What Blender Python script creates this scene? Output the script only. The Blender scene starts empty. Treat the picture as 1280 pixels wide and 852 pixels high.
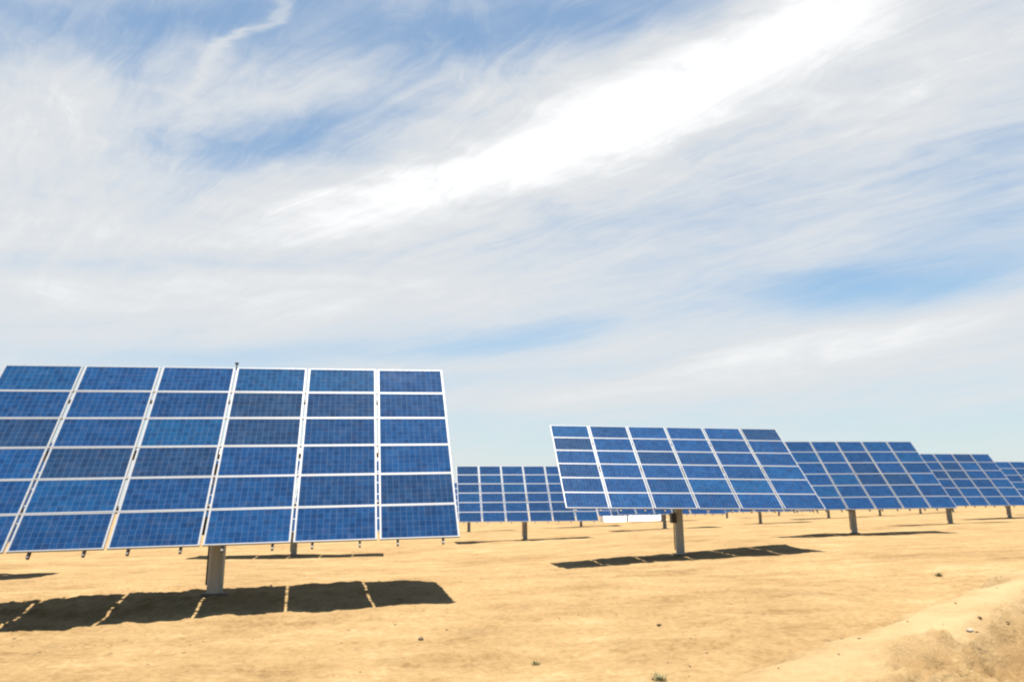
import bpy, bmesh, math, random
import numpy as np
from mathutils import Matrix, Vector

random.seed(7)
rng = np.random.default_rng(11)
R = math.radians
scene = bpy.context.scene
COL = scene.collection

# ------------------------------------------------------------------ helpers
def tag(o, label=None, cat=None, group=None, kind=None):
    if label: o['label'] = label
    if cat: o['category'] = cat
    if group: o['group'] = group
    if kind: o['kind'] = kind
    return o

def link(name, data, parent=None):
    o = bpy.data.objects.new(name, data)
    COL.objects.link(o)
    if parent: o.parent = parent
    return o

def bm_mesh(name, bm, mat, smooth=False):
    me = bpy.data.meshes.new(name)
    bmesh.ops.recalc_face_normals(bm, faces=bm.faces[:])
    bm.to_mesh(me); bm.free()
    me.materials.append(mat)
    if smooth:
        me.polygons.foreach_set('use_smooth', [True]*len(me.polygons))
    return me

def add_box(bm, c, s, bevel=0.0):
    r = bmesh.ops.create_cube(bm, size=1.0)
    vs = r['verts']
    for v in vs:
        v.co = Vector((v.co.x*s[0]+c[0], v.co.y*s[1]+c[1], v.co.z*s[2]+c[2]))
    if bevel:
        es = list({e for v in vs for e in v.link_edges})
        bmesh.ops.bevel(bm, geom=es, offset=bevel, segments=1, affect='EDGES')

def add_cyl(bm, p0, p1, r0, r1=None, seg=20, caps=True):
    r1 = r0 if r1 is None else r1
    a, b = Vector(p0), Vector(p1); d = b-a
    q = d.to_track_quat('Z', 'Y').to_matrix().to_4x4()
    M = Matrix.Translation((a+b)/2) @ q
    bmesh.ops.create_cone(bm, cap_ends=caps, segments=seg, radius1=r0, radius2=r1, depth=d.length, matrix=M)

class NT:
    """tiny node-tree helper"""
    def __init__(s, tree):
        s.t = tree; s.n = tree.nodes; s.l = tree.links
    def node(s, typ, **kw):
        n = s.n.new(typ)
        for k, v in kw.items(): setattr(n, k, v)
        return n
    def put(s, sock, v):
        if hasattr(v, 'is_output'): s.l.new(v, sock)
        else: sock.default_value = v
    def m(s, op, a, b=None, c=None, clamp=False):
        n = s.node('ShaderNodeMath', operation=op, use_clamp=clamp)
        s.put(n.inputs[0], a)
        if b is not None: s.put(n.inputs[1], b)
        if c is not None: s.put(n.inputs[2], c)
        return n.outputs[0]
    def xyz(s, x, y, z=0.0):
        n = s.node('ShaderNodeCombineXYZ')
        for i, v in enumerate((x, y, z)): s.put(n.inputs[i], v)
        return n.outputs[0]
    def sep(s, v):
        n = s.node('ShaderNodeSeparateXYZ'); s.put(n.inputs[0], v); return n.outputs
    def noise(s, vec, scale, detail=4, rough=.55, dist=0.0, lac=2.0):
        n = s.node('ShaderNodeTexNoise')
        s.put(n.inputs['Vector'], vec); n.inputs['Scale'].default_value = scale
        n.inputs['Detail'].default_value = detail; n.inputs['Roughness'].default_value = rough
        n.inputs['Distortion'].default_value = dist; n.inputs['Lacunarity'].default_value = lac
        return n.outputs[0]
    def mix(s, f, a, b, blend='MIX'):
        n = s.node('ShaderNodeMix', data_type='RGBA', blend_type=blend)
        s.put(n.inputs[0], f); s.put(n.inputs[6], a); s.put(n.inputs[7], b)
        return n.outputs[2]
    def ramp(s, f, stops):
        n = s.node('ShaderNodeValToRGB'); e = n.color_ramp.elements
        while len(e) < len(stops): e.new(.5)
        for i, (p, c) in enumerate(stops):
            e[i].position = p; e[i].color = c if len(c) == 4 else (*c, 1)
        s.put(n.inputs[0], f); return n.outputs[0]
    def mr(s, v, a, b, c=0., d=1.):
        n = s.node('ShaderNodeMapRange', clamp=True)
        s.put(n.inputs[0], v)
        for i, q in enumerate((a, b, c, d)): n.inputs[i+1].default_value = q
        return n.outputs[0]
    def sstep(s, v, a, b):
        n = s.node('ShaderNodeMapRange', clamp=True, interpolation_type='SMOOTHSTEP')
        s.put(n.inputs[0], v)
        for i, q in enumerate((a, b, 0., 1.)): n.inputs[i+1].default_value = q
        return n.outputs[0]

def new_mat(name):
    m = bpy.data.materials.new(name); m.use_nodes = True
    t = NT(m.node_tree)
    b = m.node_tree.nodes['Principled BSDF']
    return m, t, b

# ------------------------------------------------------------------ materials
def mat_metal(name, col, rough=.5, metallic=0.0, var=.25, scale=6.0, streak=False):
    m, t, b = new_mat(name)
    co = t.node('ShaderNodeTexCoord').outputs['Object']
    if streak:
        mp = t.node('ShaderNodeMapping'); mp.inputs['Scale'].default_value = (1, 1, .12)
        t.put(mp.inputs[0], co); co = mp.outputs[0]
    n = t.noise(co, scale, 6, .6)
    lo = tuple(c*(1-var) for c in col); hi = tuple(min(1, c*(1+var)) for c in col)
    t.put(b.inputs['Base Color'], t.ramp(n, [(.3, lo), (.7, hi)]))
    b.inputs['Roughness'].default_value = rough
    b.inputs['Metallic'].default_value = metallic
    t.put(b.inputs['Roughness'], t.mr(t.noise(co, scale*2, 3), .3, .7, rough-.08, rough+.1))
    return m

M_FRAME = mat_metal('pale_anodised_aluminium', (.262, .262, .264), .42, 0.0, .06, 9)
M_GALV = mat_metal('weathered_galvanised_steel', (.37, .35, .305), .5, .3, .28, 5, True)
M_RAIL = mat_metal('dull_steel_channel', (.13, .115, .10), .55, .3, .2, 8)
M_DARK = mat_metal('dark_painted_box', (.035, .033, .032), .5, 0, .3, 8)
M_CLAMP = mat_metal('dull_clamp_metal', (.20, .18, .16), .5, .3, .3, 20)
M_CONC = mat_metal('dusty_concrete', (.15, .115, .07), .9, 0, .2, 7)
M_WHITE = mat_metal('white_painted_sheet', (.80, .80, .79), .5, 0, .04, 2)
M_GREYW = mat_metal('grey_window_glass', (.06, .07, .08), .15, 0, .2, 2)
M_STONE = mat_metal('pale_stone', (.27, .225, .165), .85, 0, .25, 9)
M_DKSTONE = mat_metal('brown_stone', (.10, .07, .04), .9, 0, .3, 9)
M_DRY = mat_metal('dry_olive_leaf', (.10, .105, .04), .8, 0, .4, 9)

MW, MH = 1.586, .811           # module outline
PW, PH = 1.64, .8205           # column and row pitch
FR, FH = .032, .021            # frame face width: sides, top and bottom

def mat_cells():
    m, t, b = new_mat('polycrystalline_blue_cells')
    co = t.node('ShaderNodeTexCoord').outputs['Object']
    x, y, _ = t.sep(co)
    gw, gh = MW-2*FR-.02, MH-2*FH-.02
    cx, cy = gw/12, gh/6
    u = t.m('ADD', t.m('DIVIDE', x, cx), 60.0); v = t.m('ADD', t.m('DIVIDE', y, cy), 60.0)
    fu = t.m('ABSOLUTE', t.m('SUBTRACT', t.m('FRACT', u), .5)); fv = t.m('ABSOLUTE', t.m('SUBTRACT', t.m('FRACT', v), .5))
    lineu = t.sstep(fu, .452, .482); linev = t.sstep(fv, .462, .488)
    corner = t.sstep(t.m('ADD', fu, fv), .91, .95)
    line = t.m('MAXIMUM', t.m('MAXIMUM', lineu, t.m('MULTIPLY', linev, .75)), corner)
    # two busbars per cell
    bus = t.m('ABSOLUTE', t.m('SUBTRACT', t.m('FRACT', t.m('MULTIPLY', u, 2.0)), .5))
    bus = t.m('MULTIPLY', t.m('SUBTRACT', 1.0, t.sstep(bus, .012, .03)), .35)
    line = t.m('MAXIMUM', line, bus)
    rnd = t.node('ShaderNodeObjectInfo').outputs['Random']
    rv = t.m('MULTIPLY', rnd, 91.7)
    wn = t.node('ShaderNodeTexWhiteNoise', noise_dimensions='3D')
    t.put(wn.inputs['Vector'], t.xyz(t.m('FLOOR', u), t.m('FLOOR', v), rv))
    cell = wn.outputs['Value']
    vo = t.node('ShaderNodeTexVoronoi'); vo.inputs['Scale'].default_value = 60
    va = t.node('ShaderNodeVectorMath', operation='ADD'); t.put(va.inputs[0], co); t.put(va.inputs[1], t.xyz(rv, rv, 0.0))
    t.put(vo.inputs['Vector'], va.outputs[0])
    grain = t.sep(vo.outputs['Color'])[0]
    soft = t.noise(va.outputs[0], 2.2, 3, .5)
    k = t.m('ADD', t.m('ADD', t.m('MULTIPLY', cell, .28), t.m('MULTIPLY', grain, .30)), t.m('MULTIPLY', soft, .42))
    base = t.ramp(k, [(.15, (.0031, .0175, .060)), (.5, (.0053, .0340, .108)), (.85, (.0098, .053, .146))])
    w2 = t.node('ShaderNodeTexWhiteNoise', noise_dimensions='1D'); t.put(w2.inputs['W'], rv)
    tint = t.ramp(w2.outputs['Value'], [(0, (1.7, .82, .64)), (.07, (1.25, .84, .76)), (.16, (.92, .88, .86)), (.5, (1.0, 1.0, 1.0)), (.85, (1.0, 1.10, 1.08)), (1, (.92, 1.22, 1.06))])
    base = t.mix(1.0, base, tint, 'MULTIPLY')
    base = t.mix(t.m('MULTIPLY', line, .30), base, (.15, .21, .30, 1))
    dust = t.m('MULTIPLY', t.sstep(t.noise(va.outputs[0], 5, 6, .65), .45, .8), .07)
    base = t.mix(dust, base, (.28, .22, .15, 1))
    t.put(b.inputs['Base Color'], base)
    t.put(b.inputs['Roughness'], t.mr(soft, .3, .7, .05, .08))
    b.inputs['IOR'].default_value = 1.45
    return m
M_CELL = mat_cells()

def mat_sand():
    m, t, b = new_mat('dry_desert_sand')
    co = t.node('ShaderNodeTexCoord').outputs['Object']
    big = t.noise(co, .16, 5, .6, .6)
    mid = t.noise(co, .9, 6, .65, .4)
    mp = t.node('ShaderNodeMapping'); mp.inputs['Scale'].default_value = (.16, 1.0, 1); mp.inputs['Rotation'].default_value = (0, 0, R(-6))
    t.put(mp.inputs[0], co)
    trk = t.noise(mp.outputs[0], 1.3, 5, .6, .5)
    fine = t.noise(co, 9, 8, .72)
    k = t.m('ADD', t.m('ADD', t.m('MULTIPLY', big, .22), t.m('MULTIPLY', mid, .24)), t.m('ADD', t.m('MULTIPLY', trk, .20), t.m('MULTIPLY', fine, .34)))
    base = t.ramp(k, [(.41, (.152, .090, .035)), (.47, (.220, .139, .059)), (.525, (.255, .167, .074)), (.59, (.306, .216, .107))])
    # gritty specks
    vo = t.node('ShaderNodeTexVoronoi'); vo.inputs['Scale'].default_value = 5.5; t.put(vo.inputs['Vector'], co)
    pick = t.sep(vo.outputs['Color'])
    sp = t.m('MULTIPLY', t.m('LESS_THAN', vo.outputs['Distance'], t.m('MULTIPLY', pick[1], .22)), t.m('GREATER_THAN', pick[0], .72))
    sp = t.m('MULTIPLY', sp, t.sstep(t.noise(co, .35, 3), .42, .6))
    base = t.mix(t.m('MULTIPLY', sp, .55), base, (0.083, 0.05644, 0.02822, 1))
    # browner clods and footmarks
    cl = t.m('MULTIPLY', t.sstep(t.noise(co, 2.6, 6, .7, .5), .56, .68), t.sstep(t.noise(co, .28, 4, .6), .40, .62))
    base = t.mix(t.m('MULTIPLY', cl, .55), base, (0.1369, 0.07968, 0.03071, 1))
    # soft greyish dirty patches
    gp = t.m('MULTIPLY', t.sstep(t.noise(co, .55, 5, .7, .8), .57, .72), .35)
    base = t.mix(gp, base, (0.1369, 0.09794, 0.05146, 1))
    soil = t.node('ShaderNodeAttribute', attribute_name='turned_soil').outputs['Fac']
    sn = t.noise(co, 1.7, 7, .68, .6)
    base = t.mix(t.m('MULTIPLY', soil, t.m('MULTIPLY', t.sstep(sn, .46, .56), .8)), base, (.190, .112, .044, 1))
    crest = t.node('ShaderNodeAttribute', attribute_name='pale_lit_crest').outputs['Fac']
    base = t.mix(t.m('MULTIPLY', crest, .95), base, (.325, .235, .122, 1))  # finer pale crest sand, lightened further to paint in its sunlit top
    t.put(b.inputs['Base Color'], base)
    b.inputs['Roughness'].default_value = .95
    b.inputs['Specular IOR Level'].default_value = .15
    bp = t.node('ShaderNodeBump'); bp.inputs['Strength'].default_value = .9; bp.inputs['Distance'].default_value = .07
    hgt = t.m('ADD', t.m('MULTIPLY', t.noise(co, 4.0, 8, .7), .8), t.m('MULTIPLY', t.noise(co, 18, 5, .7), .4))
    t.put(bp.inputs['Height'], hgt)
    t.l.new(bp.outputs[0], b.inputs['Normal'])
    return m
M_SAND = mat_sand()

# ------------------------------------------------------------------ terrain height
CTRL = np.array([
 (-11, 13.5, -.75), (-6.3, 16.2, -.52), (-1.05, 15.2, -.48), (-1.7, 18.1, -.46), (1.9, 28, -.70), (6.5, 29.7, -.43), (11.6, 29, -.16),
 (19.2, 42.4, -.15), (.85, 53.9, -.84), (-11.8, 40.9, -1.02), (-22, 28, -.95), (13.5, 67, -.52), (26.2, 80, -.46), (39, 93, -.18),
 (8, 92, -1.0), (-4.6, 79, -1.05), (32.5, 56, .06), (45.3, 69, .17), (25, 141, -1.62), (19.9, 131, -1.46),
 (-6, 8.5, -.48), (0, 7.7, -.30), (5.5, 5.5, -.22), (0, 3, -.20), (12, 19, -.05), (20, 25, .05), (5, 12, -.22), (58.5, 82, .25), (58, 112, -.1)])
def plane(x, y):
    X = 70*np.tanh(x/70); Y = 140*np.tanh(y/140)
    return .0235*X-.0105*Y-.15
SIG = 11.0
_d = CTRL[:, None, :2]-CTRL[None, :, :2]
_A = np.exp(-(_d**2).sum(-1)/(2*SIG**2))+np.eye(len(CTRL))*.03
_w = np.linalg.solve(_A, CTRL[:, 2]-plane(CTRL[:, 0], CTRL[:, 1]))
_tab = rng.random((256, 256))
def vnoise(x, y):
    xi = np.floor(x).astype(int); yi = np.floor(y).astype(int)
    fx = x-xi; fy = y-yi
    fx = fx*fx*fx*(fx*(fx*6-15)+10); fy = fy*fy*fy*(fy*(fy*6-15)+10)
    a = _tab[xi & 255, yi & 255]; b = _tab[(xi+1) & 255, yi & 255]
    c = _tab[xi & 255, (yi+1) & 255]; d = _tab[(xi+1) & 255, (yi+1) & 255]
    return (a*(1-fx)+b*fx)*(1-fy)+(c*(1-fx)+d*fx)*fy-.5
def fbm(x, y, oct=4, gain=.5):
    s = 0; a = 1
    for i in range(oct):
        s = s+a*vnoise(x*2**i+37.3*i, y*2**i+11.9*i); a *= gain
    return s
# crest of the bulldozed bank, lower right: (x, y, z)
CREST = np.array([(1.2, 6.3, -.17), (2.2, 6.9, -.08), (2.85, 7.3, .0), (3.45, 7.75, .09), (4.1, 8.3, .18), (5.7, 9.6, .37), (7.7, 11.0, .62), (10.5, 12.6, .95), (15, 14.5, 1.1), (24, 17, .9), (40, 19, .2)])
def smooth_ground(x, y):
    z = plane(x, y)
    for (cx, cy, _), w in zip(CTRL, _w):
        z = z+w*np.exp(-((x-cx)**2+(y-cy)**2)/(2*SIG**2))
    return z
def bank(x, y):
    """signed distance to crest (+ = camera side) and crest height there"""
    best = np.full(x.shape, 1e9); sd = np.zeros(x.shape); zc = np.zeros(x.shape)
    for a, b in zip(CREST[:-1], CREST[1:]):
        dx, dy = b[0]-a[0], b[1]-a[1]; L = math.hypot(dx, dy)
        tt = np.clip(((x-a[0])*dx+(y-a[1])*dy)/L**2, 0, 1)
        px, py = a[0]+tt*dx, a[1]+tt*dy
        d = np.hypot(x-px, y-py)
        sg = np.where((x-a[0])*dy-(y-a[1])*dx > 0, 1., -1.)
        u = d < best
        best = np.where(u, d, best); sd = np.where(u, d*sg, sd); zc = np.where(u, a[2]+tt*(b[2]-a[2]), zc)
    return sd, zc
def bank_front(sd, x):
    return np.clip((sd-.15)/.5, 0, 1)*np.exp(-(np.maximum(sd-1.0, 0)/2.2)**2)*np.clip((x-1.5)/2, 0, 1)*np.exp(-np.maximum(x-12, 0)/6)
def ground_z(x, y, detail=True):
    x = np.asarray(x, float); y = np.asarray(y, float)
    z = smooth_ground(x, y)
    if not detail: return z
    near = np.exp(-np.hypot(x, y-6)/40)
    z = z+.14*fbm(x*.22, y*.35, 4)*np.clip(np.hypot(x, y)/20, .4, 1)*np.exp(-np.hypot(x, y)/300)
    z = z+near*(.060*fbm(x*1.1, y*1.5, 4, .6)+.034*fbm(x*4.5, y*4.5, 3, .65))
    # wheel ruts crossing the yard
    for (ox, oy, dirx, diry, wd, dp) in ((0, 11.6, 1, .10, .22, .05), (0, 9.9, 1, .12, .22, .05), (0, 22.5, 1, .16, .3, .05), (0, 24.4, 1, .16, .3, .05), (-3, 8.3, 1, -.10, .25, .06)):
        dd = ((x-ox)*diry-(y-oy)*dirx)/math.hypot(dirx, diry)+.5*fbm(x*.15+ox, y*.15+oy, 2)
        z = z-dp*np.exp(-(dd/wd)**2)*(.6+.8*fbm(x*.5, y*.5, 2))+.35*dp*(np.exp(-((dd-.42)/.2)**2)+np.exp(-((dd+.42)/.2)**2))
    z = z+(.13*(y-16.4)*(1-.09*np.clip(-3-x, 0, 9))+.22+.020*np.clip(-2-x, 0, 9))*np.exp(-((x+5)/9)**4-((y-16.4)/3.0)**2)
    z = z+(.06*(y-29.4)+.0)*np.exp(-((x-6)/7.5)**4-((y-29.4)/3.2)**2)
    sd, zc = bank(x, y)
    sd = sd+.5*fbm(x*.9, y*.9, 5, .55)
    rel = np.maximum(zc-z, 0)
    sq = np.maximum(np.abs(sd)-np.where(sd < 0, .05, .22), 0)
    prof = np.where(sd < 0, np.exp(-(sq/.6)**2), .75*np.exp(-(sq/.55)**2)+.25*np.exp(-(sq/2.2)**2))
    rough = bank_front(sd, x)
    z = z+rough*.075*np.sin(sd*5.2+2.5*fbm(x*.7, y*.7, 3))*(.5+fbm(x*1.3+9, y*1.3, 2))
    z = z+.13*np.maximum(fbm(x*2.6+50, y*2.6, 4, .62), 0)*np.exp(-((x+8.5)/4.5)**4-((y-15.4)/2.2)**2)
    z = z+rel*prof+rough*(.24*fbm(x*1.7, y*1.7, 4, .6)+.20*np.abs(fbm(x*4, y*4, 4, .65)))
    z = z-.10*np.exp(-((sd+1.15)/.5)**2)*np.clip((x-2)/2, 0, 1)*np.exp(-np.maximum(x-10, 0)/4)
    return z
def gz(x, y, detail=True): return float(ground_z(np.array([x]), np.array([y]), detail)[0])

def axis(lo, hi, fine0, fine1, step, grow=1.12):
    a = list(np.arange(fine0, fine1+1e-6, step))
    s = step; v = a[-1]
    while v < hi: s *= grow; v += s; a.append(v)
    s = step; v = a[0]; b = []
    while v > lo: s *= grow; v -= s; b.append(v)
    return np.array(b[::-1]+a)
def axis_y():
    a = [4.0]; s = .045
    while a[-1] < 3500:
        s = max(.045, a[-1]*.0085) if a[-1] < 160 else s*1.12
        a.append(a[-1]+s)
    b = []; s = .06; v = 4.0
    while v > -600: s *= 1.15; v -= s; b.append(v)
    return np.array(b[::-1]+a)
gxs = axis(-3000, 3000, -13, 14, .06, 1.022); gys = axis_y()
GX, GY = np.meshgrid(gxs, gys)
GZ = ground_z(GX, GY)
nv = GX.size; nx = len(gxs); ny = len(gys)
me = bpy.data.meshes.new('sand')
me.vertices.add(nv)
me.vertices.foreach_set('co', np.stack([GX, GY, GZ], -1).astype(np.float32).ravel())
ii = (np.arange(ny-1)[:, None]*nx+np.arange(nx-1)[None, :]).ravel()
quads = np.stack([ii, ii+1, ii+1+nx, ii+nx], -1).astype(np.int32)
me.loops.add(quads.size); me.loops.foreach_set('vertex_index', quads.ravel())
me.polygons.add(len(quads)); me.polygons.foreach_set('loop_start', np.arange(0, quads.size, 4, dtype=np.int32))
me.polygons.foreach_set('use_smooth', np.ones(len(quads), bool))
me.update(calc_edges=True); me.validate()
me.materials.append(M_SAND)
# turned-over, darker soil where the bank was cut
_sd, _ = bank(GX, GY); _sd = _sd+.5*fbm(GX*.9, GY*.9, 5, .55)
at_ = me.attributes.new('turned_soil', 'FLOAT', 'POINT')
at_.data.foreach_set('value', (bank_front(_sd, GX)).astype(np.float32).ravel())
at_ = me.attributes.new('pale_lit_crest', 'FLOAT', 'POINT')  # mask for paler crest sand and the sunlit brightness put into its colour
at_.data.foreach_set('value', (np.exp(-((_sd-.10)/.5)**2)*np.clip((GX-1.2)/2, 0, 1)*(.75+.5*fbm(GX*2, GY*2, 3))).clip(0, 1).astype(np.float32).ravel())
tag(link('ground', me), 'pale orange sand of the desert plain with ruts and a pushed up bank', 'ground', kind='structure')

# ------------------------------------------------------------------ tracker meshes (panel frame: x across, y up the slope, z out of the face)
def module_mesh():
    bm = bmesh.new(); add_box(bm, (0, 0, -.010), (MW-2*FR+.004, MH-2*FH+.004, .012))
    return bm_mesh('module_face', bm, M_CELL)
def frame_mesh():
    bm = bmesh.new()
    hw, hh = MW/2, MH/2
    zt, zb = 0.0, -.042
    o = [(-hw, -hh), (hw, -hh), (hw, hh), (-hw, hh)]
    i = [(-hw+FR, -hh+FH), (hw-FR, -hh+FH), (hw-FR, hh-FH), (-hw+FR, hh-FH)]
    V = {}
    for key, pts in (('o', o), ('i', i)):
        for z in (zt, zb):
            V[key, z] = [bm.verts.new((p[0], p[1], z)) for p in pts]
    for k in range(4):
        j = (k+1) % 4
        bm.faces.new((V['o', zt][k], V['o', zt][j], V['i', zt][j], V['i', zt][k]))
        bm.faces.new((V['o', zb][k], V['i', zb][k], V['i', zb][j], V['o', zb][j]))
        bm.faces.new((V['o', zt][k], V['o', zb][k], V['o', zb][j], V['o', zt][j]))
        bm.faces.new((V['i', zt][k], V['i', zt][j], V['i', zb][j], V['i', zb][k]))
    return bm_mesh('module_frame', bm, M_FRAME)
def rail_mesh():
    bm = bmesh.new(); L = 6*PH+.16
    add_box(bm, (0, -.02, -.075), (.006, L, .062)); add_box(bm, (.022, -.02, -.0465), (.038, L, .005)); add_box(bm, (.022, -.02, -.1035), (.038, L, .005))
    return bm_mesh('mounting_rail', bm, M_RAIL)
def clamp_mesh():
    bm = bmesh.new(); add_box(bm, (0, 0, -.012), (.066, .055, .03), .004); add_cyl(bm, (0, 0, .002), (0, 0, .012), .012, seg=8)
    return bm_mesh('clamp', bm, M_CLAMP)
def tube_mesh():
    bm = bmesh.new(); add_box(bm, (0, 0, -.26), (6*PW-.5, .16, .16), .012)
    return bm_mesh('torque_tube', bm, M_GALV)
def purlin_mesh():
    bm = bmesh.new(); add_box(bm, (0, 0, -.143), (6*PW-.3, .06, .07), .004)
    return bm_mesh('cross_beam', bm, M_RAIL)
def arm_mesh():
    bm = bmesh.new()
    for s in (-1, 1):
        add_box(bm, (s*.26, 0, -.56), (.05, .22, .62), .006)
        for e in (-1, 1):
            add_cyl(bm, (s*.26, e*.05, -.36), (s*.26, e*1.40, -.185), .035, seg=8)
    return bm_mesh('support_arm', bm, M_GALV)
OFF = .7823     # face plane ahead of the tilting axis
def axle_mesh():
    bm = bmesh.new(); add_cyl(bm, (-.34, 0, -OFF), (.34, 0, -OFF), .075, seg=14)
    return bm_mesh('axle', bm, M_GALV)
POST_R = .165
def post_mesh():
    bm = bmesh.new()
    add_cyl(bm, (0, 0, -3.9), (0, 0, -.30), POST_R, seg=28)
    add_cyl(bm, (0, 0, -.31), (0, 0, -.27), POST_R+.05, seg=28)
    return bm_mesh('post', bm, M_GALV, False)
def head_mesh():
    bm = bmesh.new()
    add_cyl(bm, (0, 0, -.268), (0, 0, -.12), .20, seg=24)
    add_box(bm, (0, 0, 0), (.36, .26, .24), .02)
    return bm_mesh('drive_head', bm, M_GALV)
def box_mesh():
    bm = bmesh.new(); add_box(bm, (-.255, -.03, 0), (.16, .26, .38), .012); add_box(bm, (-.255, -.165, -.02), (.10, .012, .26), .003)
    return bm_mesh('control_box', bm, M_DARK)
def conduit_mesh():
    bm = bmesh.new(); add_cyl(bm, (-.19, .06, -1.9), (-.19, .06, -.2), .022, seg=8)
    return bm_mesh('conduit', bm, M_DARK)
def footing_mesh():
    bm = bmesh.new(); add_cyl(bm, (0, 0, -.45), (0, 0, .04), .34, .27, seg=24)
    return bm_mesh('footing', bm, M_CONC)
def sensor_mesh():
    bm = bmesh.new(); add_cyl(bm, (0, 0, -.03), (0, 0, .10), .016, seg=8); add_box(bm, (0, 0, .115), (.07, .07, .05), .008)
    return bm_mesh('sun_sensor', bm, M_DARK)
ME = dict(mod=module_mesh(), fr=frame_mesh(), rail=rail_mesh(), clamp=clamp_mesh(), tube=tube_mesh(), purlin=purlin_mesh(), arm=arm_mesh(), axle=axle_mesh(),
          post=post_mesh(), head=head_mesh(), box=box_mesh(), conduit=conduit_mesh(), foot=footing_mesh(), sensor=sensor_mesh())

GROUP = 'solar trackers standing in rows across the sand'
def tracker(x, y, pivot_z, az, tilt, roll, label, level=2, sensor=False):
    """level 2 = all parts, 1 = no clamps, 0 = far away"""
    gb = gz(x, y)
    root = link('solar_tracker', None); root.location = (x, y, gb)
    tag(root, label, 'solar tracker', GROUP)
    a, t, r = R(az), R(tilt), R(roll)
    w = Vector((math.cos(a), math.sin(a), 0)); hb = Vector((-math.sin(a), math.cos(a), 0))
    u = math.cos(t)*hb+math.sin(t)*Vector((0, 0, 1))
    w2 = math.cos(r)*w+math.sin(r)*u; u2 = math.cos(r)*u-math.sin(r)*w
    n = w2.cross(u2)
    c = Vector((0, 0, pivot_z-gb))+n*OFF
    F = Matrix((( w2.x, u2.x, n.x, c.x), (w2.y, u2.y, n.y, c.y), (w2.z, u2.z, n.z, c.z), (0, 0, 0, 1)))
    yaw = Matrix.Translation((0, 0, pivot_z-gb)) @ Matrix.Rotation(a, 4, 'Z')
    def part(name, me, M, parent=root):
        o = link(name, me, parent); o.matrix_local = M; return o
    part('post', ME['post'], yaw); part('drive_head', ME['head'], yaw)
    part('footing', ME['foot'], Matrix.Identity(4))
    part('control_box', ME['box'], Matrix.Translation((0, 0, 1.42)) @ Matrix.Rotation(a, 4, 'Z'))
    part('torque_tube', ME['tube'], F); part('support_arm', ME['arm'], F); part('axle', ME['axle'], F)
    if level > 0: part('conduit', ME['conduit'], Matrix.Translation((0, 0, 2.1)) @ Matrix.Rotation(a, 4, 'Z'))
    for v in (-1.45, 1.45): part('cross_beam', ME['purlin'], F @ Matrix.Translation((0, v, 0)))
    for i in range(6):
        for fx in (.22, .77):
            part('mounting_rail', ME['rail'], F @ Matrix.Translation(((i-3+fx)*PW, 0, 0)))
        for j in range(6):
            jit = Matrix.Translation((random.uniform(-.003, .003), random.uniform(-.002, .002), 0)) @ Matrix.Rotation(random.gauss(0, .0022), 4, 'X') @ Matrix.Rotation(random.gauss(0, .0022), 4, 'Y')
            mo = part('solar_module', ME['mod'], F @ Matrix.Translation(((i-2.5)*PW, (j-2.5)*PH, 0)) @ jit)
            part('module_frame', ME['fr'], Matrix.Identity(4), mo)
    if level > 1:
        for i in range(1, 6):
            for j in range(1, 6):
                part('clamp', ME['clamp'], F @ Matrix.Translation(((i-3)*PW, (j-3)*PH, 0)))
    if sensor: part('sun_sensor', ME['sensor'], Matrix.Translation(F @ Vector((0, 3*PH+.01, -.03))))
    return root

AZ, TI = 9.03, 50.6
ZC = 2.679
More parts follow.
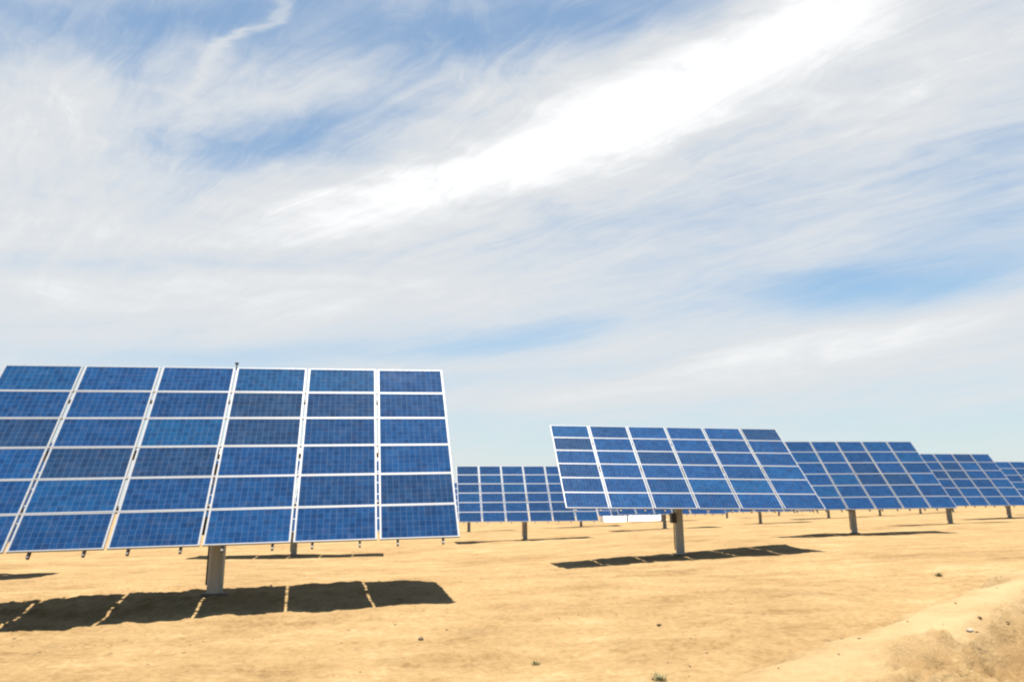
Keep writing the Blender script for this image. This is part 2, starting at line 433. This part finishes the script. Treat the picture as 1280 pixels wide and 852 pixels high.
# x, y, pivot z (None: ground + ZC), d azimuth, d tilt, roll, label, level
SPOTS = [
 (-6.33, 16.237, -.37+ZC, 2.30, 2.44, 1.37, "largest blue solar tracker, in front of all others at the lower left", 2),
 (6.531, 29.656, -.21+ZC, -2.26, -7.86, -1.01, "blue solar tracker with a black box on its post, second largest, right of centre", 2),
 (19.186, 42.417, 0.0+ZC, -.42, 1.20, .49, "third largest solar tracker, directly behind the second largest one's right edge", 1),
 (32.519, 55.956, .12+ZC, 1.29, 2.03, .17, "fourth largest solar tracker, overlapped by the third largest one on its left", 1),
 (45.6, 69.0, .22+ZC, .5, 1.2, .2, "solar tracker cut off by the right edge of the photo, nearest that edge", 1),
 (58.6, 82.2, .35+ZC, .5, 1.0, .1, "farthest tracker of the right-hand row, peeking out behind the one at the right edge", 0),
 (.847, 53.878, -.72+ZC, -.91, 2.20, .03, "distant solar tracker seen in the gap between the two largest trackers", 1),
 (-11.84, 40.9, -.98+ZC, 0, 0, 0, "hidden tracker whose post and shadow show under the largest tracker's right half", 1),
 (-22.3, 28.4, -.9+ZC, 0, 0, 0, "hidden tracker whose shadow tip shows under the largest tracker's far left end", 1),
 (13.48, 67.0, None, 0, 0, 0, "distant solar tracker showing below the second largest one, just left of its post", 0),
 (26.3, 80.0, None, 0, 0, 0, "distant tracker behind the second largest one's right half, with a short post on sand", 0),
 (39.06, 93.0, None, 0, 0, 0, "distant solar tracker with its post just left of the third largest tracker's post", 0),
 (51.8, 106.0, None, 0, 0, 0, "far solar tracker with its post just right of the third largest tracker's post", 0),
 (64.6, 119.0, None, 0, 0, 0, "far solar tracker showing only under the right half of the third largest tracker", 0),
 (77.4, 132.0, None, 0, 0, 0, "most distant solar tracker, under the lower edge of the fourth largest tracker", 0),
 (-4.65, 79.0, None, 0, 0, 0, "far tracker showing only dark post and shadow beside the largest tracker's right edge", 0),
 (8.3, 92.0, None, 0, 0, 0, "far tracker at the white shelter's left end, behind the second largest tracker's lower left corner", 0),
 (20.8, 105.0, None, 0, 0, 0, "far solar tracker lined up behind the post of the second largest tracker", 0),
 (33.6, 118.0, None, 0, 0, 0, "far tracker just right of the second largest tracker's post, left of the short post", 0),
 (46.4, 131.0, None, 0, 0, 0, "very distant solar tracker under the lower right corner of the second largest tracker", 0),
 (19.9, 131.0, None, 0, 0, 0, "very distant solar tracker with a thin post standing before the white shelter", 0),
]
for k, (x, y, pz, da, dt, ro, lab, lv) in enumerate(SPOTS):
    if pz is None: pz = gz(x, y, False)+ZC
    if k > 6: da, dt, ro = random.gauss(0, .5), random.gauss(0, .7), random.gauss(0, .15)
    tracker(x, y, pz, AZ+da, TI+dt, ro, lab, lv, sensor=(k == 0))

# ------------------------------------------------------------------ long low white shelter far behind
def shelter():
    x0, x1, yc = 16.6, 28.3, 141.0
    cx = (x0+x1)/2; L = x1-x0; base = gz(cx, yc, False)-.25
    root = link('white_shelter', None); root.location = (cx, yc, base); root.rotation_euler = (0, 0, R(4))
    tag(root, 'long low white shelter far off under the lower edge of the second largest tracker', 'shelter')
    prof = [(-2.6, .12), (-2.3, .55), (-.9, 1.95), (0, 2.5), (.9, 1.95), (2.3, .55), (2.6, .12)]
    bm = bmesh.new(); N = 24
    rows = []
    for k in range(N+1):
        xx = -L/2+L*k/N; sag = -.07*math.sin(math.pi*(k % 4)/4)
        rows.append([bm.verts.new((xx, py, pz+sag*(pz > .3))) for py, pz in prof])
    for k in range(N):
        for j in range(len(prof)-1):
            bm.faces.new((rows[k][j], rows[k+1][j], rows[k+1][j+1], rows[k][j+1]))
    link('canopy', bm_mesh('canopy', bm, M_WHITE), root)
    for sx in (-1, 1):
        bm = bmesh.new(); bm.faces.new([bm.verts.new((sx*(L/2-.05), py*.97, pz*.97)) for py, pz in prof])
        r = bmesh.ops.extrude_face_region(bm, geom=bm.faces[:])
        for v in r['geom']:
            if isinstance(v, bmesh.types.BMVert): v.co.x -= sx*.06
        link('end_wall', bm_mesh('end_wall', bm, M_WHITE), root)
    bm = bmesh.new(); add_box(bm, (0, 0, 2.54), (L+.1, .14, .06), .01)
    link('ridge_cap', bm_mesh('ridge_cap', bm, M_WHITE), root)
shelter()

# ------------------------------------------------------------------ stones, tufts, gravel
def rock(bm, c, r, squash=.6, seed=0):
    rg = random.Random(seed)
    res = bmesh.ops.create_icosphere(bm, subdivisions=2 if r > .03 else 1, radius=1)
    sx, sy, sz = r*rg.uniform(.8, 1.25), r*rg.uniform(.8, 1.25), r*squash*rg.uniform(.8, 1.2)
    ph = [rg.uniform(0, 6) for _ in range(3)]
    for v in res['verts']:
        k = 1+.18*math.sin(3.1*v.co.x+ph[0])*math.cos(2.7*v.co.y+ph[1])+.10*math.sin(5*v.co.z+ph[2])+rg.uniform(-.06, .06)
        v.co = Vector((v.co.x*sx*k+c[0], v.co.y*sy*k+c[1], v.co.z*sz*k+c[2]))
def stone(x, y, r, mat, label, sq=.6, seed=1):
    bm = bmesh.new(); rock(bm, (0, 0, 0), r, sq, seed)
    o = link('stone', bm_mesh('stone', bm, mat)); o.location = (x, y, gz(x, y)+r*.25)
    tag(o, label, 'stone')
def tuft(x, y, r, n, label, seed):
    rg = random.Random(seed); bm = bmesh.new()
    for _ in range(n):
        a = rg.uniform(0, 6.283); lean = rg.uniform(.2, 1.0); L = r*rg.uniform(.5, 1.1); wd = r*.05
        bx, by = rg.gauss(0, r*.25), rg.gauss(0, r*.25)
        d = Vector((math.cos(a)*lean, math.sin(a)*lean, 1)).normalized(); s = Vector((-math.sin(a), math.cos(a), 0))*wd
        p0 = Vector((bx, by, -.02)); p1 = p0+d*L*.6; p2 = p0+d*L+Vector((math.cos(a), math.sin(a), -.4))*L*.2
        v = [bm.verts.new(q) for q in (p0-s, p0+s, p1+s*.8, p1-s*.8, p2)]
        bm.faces.new((v[0], v[1], v[2], v[3])); bm.faces.new((v[3], v[2], v[4]))
    me = bm_mesh('dry_tuft', bm, M_DRY)
    o = link('dry_tuft', me); o.location = (x, y, gz(x, y))
    tag(o, label, 'plant')
def at(px, py, it=40):
    """point of the sand met by the sight line through a pixel of the photograph"""
    f = 912.73; pi, ro = .222429, -.0064025
    fw = Vector((0, math.cos(pi), math.sin(pi))); up = Vector((0, -math.sin(pi), math.cos(pi))); rt = Vector((1, 0, 0))
    c, s = math.cos(ro), math.sin(ro); up2 = c*up-s*rt; rt2 = c*rt+s*up
    d = fw+rt2*((px-640)/f)-up2*((py-426)/f); d /= d.y
    t = np.arange(4, 120, .05)
    zz = ground_z(d.x*t, t); ray = 1.49314+d.z*t
    k = np.argmax(ray < zz)
    return float(d.x*t[k]), float(t[k])
x, y = at(1213, 791); stone(x, y, .036, M_STONE, 'pale stone lying on the rough bank in the lower right corner', .7, 3)
x, y = at(526, 800); stone(x, y, .05, M_DKSTONE, 'dark brown stone on flat sand below the right end of the nearest shadow', .5, 4)
x, y = at(824, 769+13); stone(x, y, .035, M_DKSTONE, 'small dark stone alone on the sand in the right middle foreground', .5, 5)
x, y = at(670, 830); tuft(x, y, .09, 40, 'small grey green tuft near the bottom middle of the sand', 3)
x, y = at(824, 850); tuft(x, y, .11, 50, 'green weed tuft at the bottom edge, where the bank runs out', 4)
x, y = at(1173, 720); tuft(x, y, .14, 40, 'dry olive tuft behind the crest of the sand bank', 5)

bm = bmesh.new()
for k in range(4200):
    y = 6.6*math.exp(random.random()*1.5); x = random.uniform(-.78, .78)*y
    if fbm(np.array([x*.35]), np.array([y*.35]), 2)[0]+random.uniform(-.3, .3) < 0 or (x > 2 and random.random() < .6): continue
    r = .005+.017*random.random()**4
    rock(bm, (x, y, gz(x, y)+r*.2), r, .7, k)
g = link('gravel', bm_mesh('gravel', bm, mat_metal('sandy_pebble', (.20, .135, .068), .95, 0, .35, 3)))
tag(g, 'fine loose pebbles scattered over the sand in the foreground', 'gravel', kind='stuff')

# ------------------------------------------------------------------ sun, sky
SUN = Vector((.02, .06, 1.0)).normalized()
el = math.asin(SUN.z); az = math.atan2(SUN.x, SUN.y)
ld = bpy.data.lights.new('sun', 'SUN'); ld.energy = 5.0; ld.angle = R(.53); ld.color = (1.0, .955, .88)
lo = link('sun', ld); lo.rotation_euler = SUN.to_track_quat('Z', 'Y').to_euler()

wd = bpy.data.worlds.new('World'); scene.world = wd; wd.use_nodes = True
T = NT(wd.node_tree)
for n in list(T.n): T.n.remove(n)
sky = T.node('ShaderNodeTexSky', sky_type='NISHITA')
sky.sun_disc = False; sky.sun_elevation = el; sky.sun_rotation = az
sky.air_density = 1.0; sky.dust_density = .6; sky.ozone_density = 1.0
d = T.node('ShaderNodeTexCoord').outputs['Generated']
dx, dy, dz = T.sep(d)
A = T.m('MULTIPLY', T.m('ARCTAN2', dx, dy), 57.29578)          # azimuth in degrees, 0 = north
E_ = T.m('MULTIPLY', T.m('ARCSINE', dz), 57.29578)             # elevation in degrees
# cirrus sheet: coordinates on a plane high above
zz = T.m('ADD', T.m('MAXIMUM', dz, 0.0), .10)
X = T.m('DIVIDE', dx, zz); Y = T.m('DIVIDE', dy, zz)
al = T.m('ADD', T.m('MULTIPLY', X, .74), T.m('MULTIPLY', Y, -.67))
ac = T.m('ADD', T.m('MULTIPLY', X, .67), T.m('MULTIPLY', Y, .74))
warp = T.noise(T.xyz(T.m('MULTIPLY', al, .8), T.m('MULTIPLY', ac, 1.2), 3.1), 1.0, 4, .55)
wv = T.m('MULTIPLY', T.m('SUBTRACT', warp, .5), 1.6)
n1 = T.noise(T.xyz(T.m('ADD', T.m('MULTIPLY', al, .55), wv), T.m('ADD', T.m('MULTIPLY', ac, 1.6), T.m('MULTIPLY', wv, .6)), 0.0), 1.5, 9, .60, .35)
n2 = T.noise(T.xyz(T.m('ADD', T.m('MULTIPLY', al, .5), T.m('MULTIPLY', wv, .8)), T.m('ADD', T.m('MULTIPLY', ac, 3.0), wv), 7.7), 4.4, 10, .70, .6)
n3 = T.noise(T.xyz(T.m('MULTIPLY', A, .03), T.m('MULTIPLY', T.m('SUBTRACT', E_, T.m('MULTIPLY', A, .10)), .17), 2.0), 1.6, 7, .58, .7)
hi = T.sstep(E_, 11.0, 27.0)
n4 = T.noise(T.xyz(T.m('MULTIPLY', A, .07), T.m('MULTIPLY', E_, .16), 5.0), 1.0, 3, .5)
jA = T.m('MULTIPLY', T.m('SUBTRACT', n3, .5), 8.0)
jE = T.m('MULTIPLY', T.m('SUBTRACT', n4, .5), T.m('ADD', 1.5, T.m('MULTIPLY', T.sstep(E_, 6.0, 26.0), 3.0)))
A2 = T.m('ADD', A, jA); E2 = T.m('ADD', E_, jE)
# thick and thin places of the sheet: azimuth, elevation, half widths, slant, amount
PATCH = [
 (15.2, 31.7, 16.21, 2.27, 13.7, 0.70),
 (24.8, 33.0, 6.05, 2.27, 14.2, 0.35),
 (4.2, 27.2, 11.43, 2.23, 9.7, 0.30),
 (-13.8, 22.7, 21.19, 2.66, 9.9, 0.35),
 (-26.5, 13.9, 17.54, 2.14, 8.2, 0.32),
 (18.0, 11.2, 15.55, 1.32, -1.0, 0.35),
 (32.0, 28.1, 5.35, 2.25, 9.9, 0.25),
 (-28.0, 28.3, 9.65, 2.07, 16.4, 0.25),
 (-1.3, 8.1, 20.22, 0.87, 1.7, 0.30),
 (26.8, 6.8, 12.43, 0.67, -1.7, 0.20),
 (-30.3, 32.9, 11.20, 1.74, 14.2, -0.70),
 (-13.8, 34.4, 10.19, 2.37, 13.5, -0.33),
 (-1.2, 36.6, 8.55, 2.09, 5.7, -0.59),
 (12.9, 36.4, 7.40, 1.44, 0.6, -0.52),
 (-16.9, 26.8, 6.71, 1.70, 9.8, -0.74),
 (-21.7, 34.1, 4.21, 0.36, 44.0, 0.55),
 (27.2, 15.2, 6.69, 1.23, -4.8, -0.74),
 (34.4, 17.0, 4.07, 1.82, -8.1, -0.15),
 (36.2, 21.8, 3.51, 2.25, 5.3, -0.30),
 (-15.0, 11.6, 13.89, 0.67, 4.5, -0.41),
 (2.6, 11.8, 7.67, 1.38, -1.1, -0.30),
 (-27.8, 16.6, 13.72, 0.67, 8.7, -0.30),
 (13.9, 22.2, 12.53, 1.30, 1.9, -0.30),
 (3.7, 5.3, 49.67, 1.48, -0.8, -0.41),
 (-27.3, 21.4, 3.28, 1.10, 9.3, -0.15),
 (-5.4, 30.6, 4.09, 1.41, 18.1, -0.11),
]
cov = T.m('ADD', .62, T.m('MULTIPLY', T.m('ADD', T.m('MULTIPLY', T.m('SUBTRACT', n1, .5), hi), T.m('MULTIPLY', T.m('SUBTRACT', n3, .5), T.m('SUBTRACT', 1.0, hi))), 1.35))
n5 = T.noise(T.xyz(T.m('MULTIPLY', X, 1.0), T.m('MULTIPLY', Y, 1.5), 9.0), 7.0, 6, .6, .4)
cov = T.m('ADD', cov, T.m('MULTIPLY', T.m('SUBTRACT', n5, .5), T.m('ADD', .12, T.m('MULTIPLY', hi, .45))))
cov = T.m('ADD', cov, T.m('MULTIPLY', T.m('SUBTRACT', n2, .5), T.m('ADD', .30, T.m('MULTIPLY', hi, .85))))
for (a0, e0, sa, se, rot, amp) in PATCH:
    c, s = math.cos(R(rot)), math.sin(R(rot))
    p = T.m('SUBTRACT', A2, a0); q = T.m('SUBTRACT', E2, e0)
    uu = T.m('DIVIDE', T.m('ADD', T.m('MULTIPLY', p, c), T.m('MULTIPLY', q, s)), sa)
    vv = T.m('DIVIDE', T.m('SUBTRACT', T.m('MULTIPLY', q, c), T.m('MULTIPLY', p, s)), se)
    g = T.m('EXPONENT', T.m('MULTIPLY', T.m('ADD', T.m('MULTIPLY', uu, uu), T.m('MULTIPLY', vv, vv)), -.5))
    cov = T.m('ADD', cov, T.m('MULTIPLY', g, amp))
# the sheet thins out overhead and behind
front = T.sstep(T.m('ADD', dy, T.m('MULTIPLY', dz, -.55)), .0, .26)
cloud = T.m('MULTIPLY', T.m('ADD', .14, T.m('MULTIPLY', T.sstep(cov, -.35, 1.0), .86)), front)
dense = T.sstep(cov, .8, 1.6)
ccol = T.mix(dense, (.290, .297, .303, 1), (.41, .408, .405, 1))
SKY_STR = .056
scl = T.node('ShaderNodeVectorMath', operation='SCALE'); T.put(scl.inputs[0], ccol); scl.inputs['Scale'].default_value = 1/SKY_STR
col = T.mix(T.m('MULTIPLY', cloud, .97), T.mix(1.0, sky.outputs[0], (.78, 1.0, 1.02, 1), 'MULTIPLY'), scl.outputs[0])
# pale low haze band of the sky itself
low = T.m('MULTIPLY', T.m('SUBTRACT', 1.0, T.sstep(E_, -1.0, 15.0)), .85)
scl2 = T.node('ShaderNodeVectorMath', operation='SCALE'); scl2.inputs[0].default_value = (.268, .277, .281); scl2.inputs['Scale'].default_value = 1/SKY_STR
col = T.mix(T.m('MULTIPLY', low, T.m('SUBTRACT', 1.0, T.m('MULTIPLY', cloud, .7))), col, scl2.outputs[0])
bg = T.node('ShaderNodeBackground'); T.put(bg.inputs[0], col); bg.inputs[1].default_value = SKY_STR
out = T.node('ShaderNodeOutputWorld'); T.l.new(bg.outputs[0], out.inputs[0])

# ------------------------------------------------------------------ camera
cd = bpy.data.cameras.new('camera'); cd.sensor_fit = 'HORIZONTAL'; cd.sensor_width = 36.0
cd.lens = 36.0*912.73/1280; cd.clip_start = .1; cd.clip_end = 6000
cam = link('camera', cd)
pi, ro = .222429, -.0064025
fw = Vector((0, math.cos(pi), math.sin(pi))); up = Vector((0, -math.sin(pi), math.cos(pi))); rt = Vector((1, 0, 0))
c, s = math.cos(ro), math.sin(ro)
up2 = c*up-s*rt; rt2 = c*rt+s*up; bk = -fw
cam.matrix_world = Matrix(((rt2.x, up2.x, bk.x, 0), (rt2.y, up2.y, bk.y, 0), (rt2.z, up2.z, bk.z, 1.49314), (0, 0, 0, 1)))
scene.camera = cam

scene.view_settings.view_transform = 'Standard'; scene.view_settings.look = 'None'
scene.view_settings.exposure = 1.42; scene.view_settings.gamma = 1.0
scene.view_settings.use_curve_mapping = False
scene.render.engine = 'CYCLES'
scene.cycles.use_denoising = True
scene.cycles.max_bounces = 6
scene.cycles.diffuse_bounces = 1
scene.cycles.filter_width = 2.2
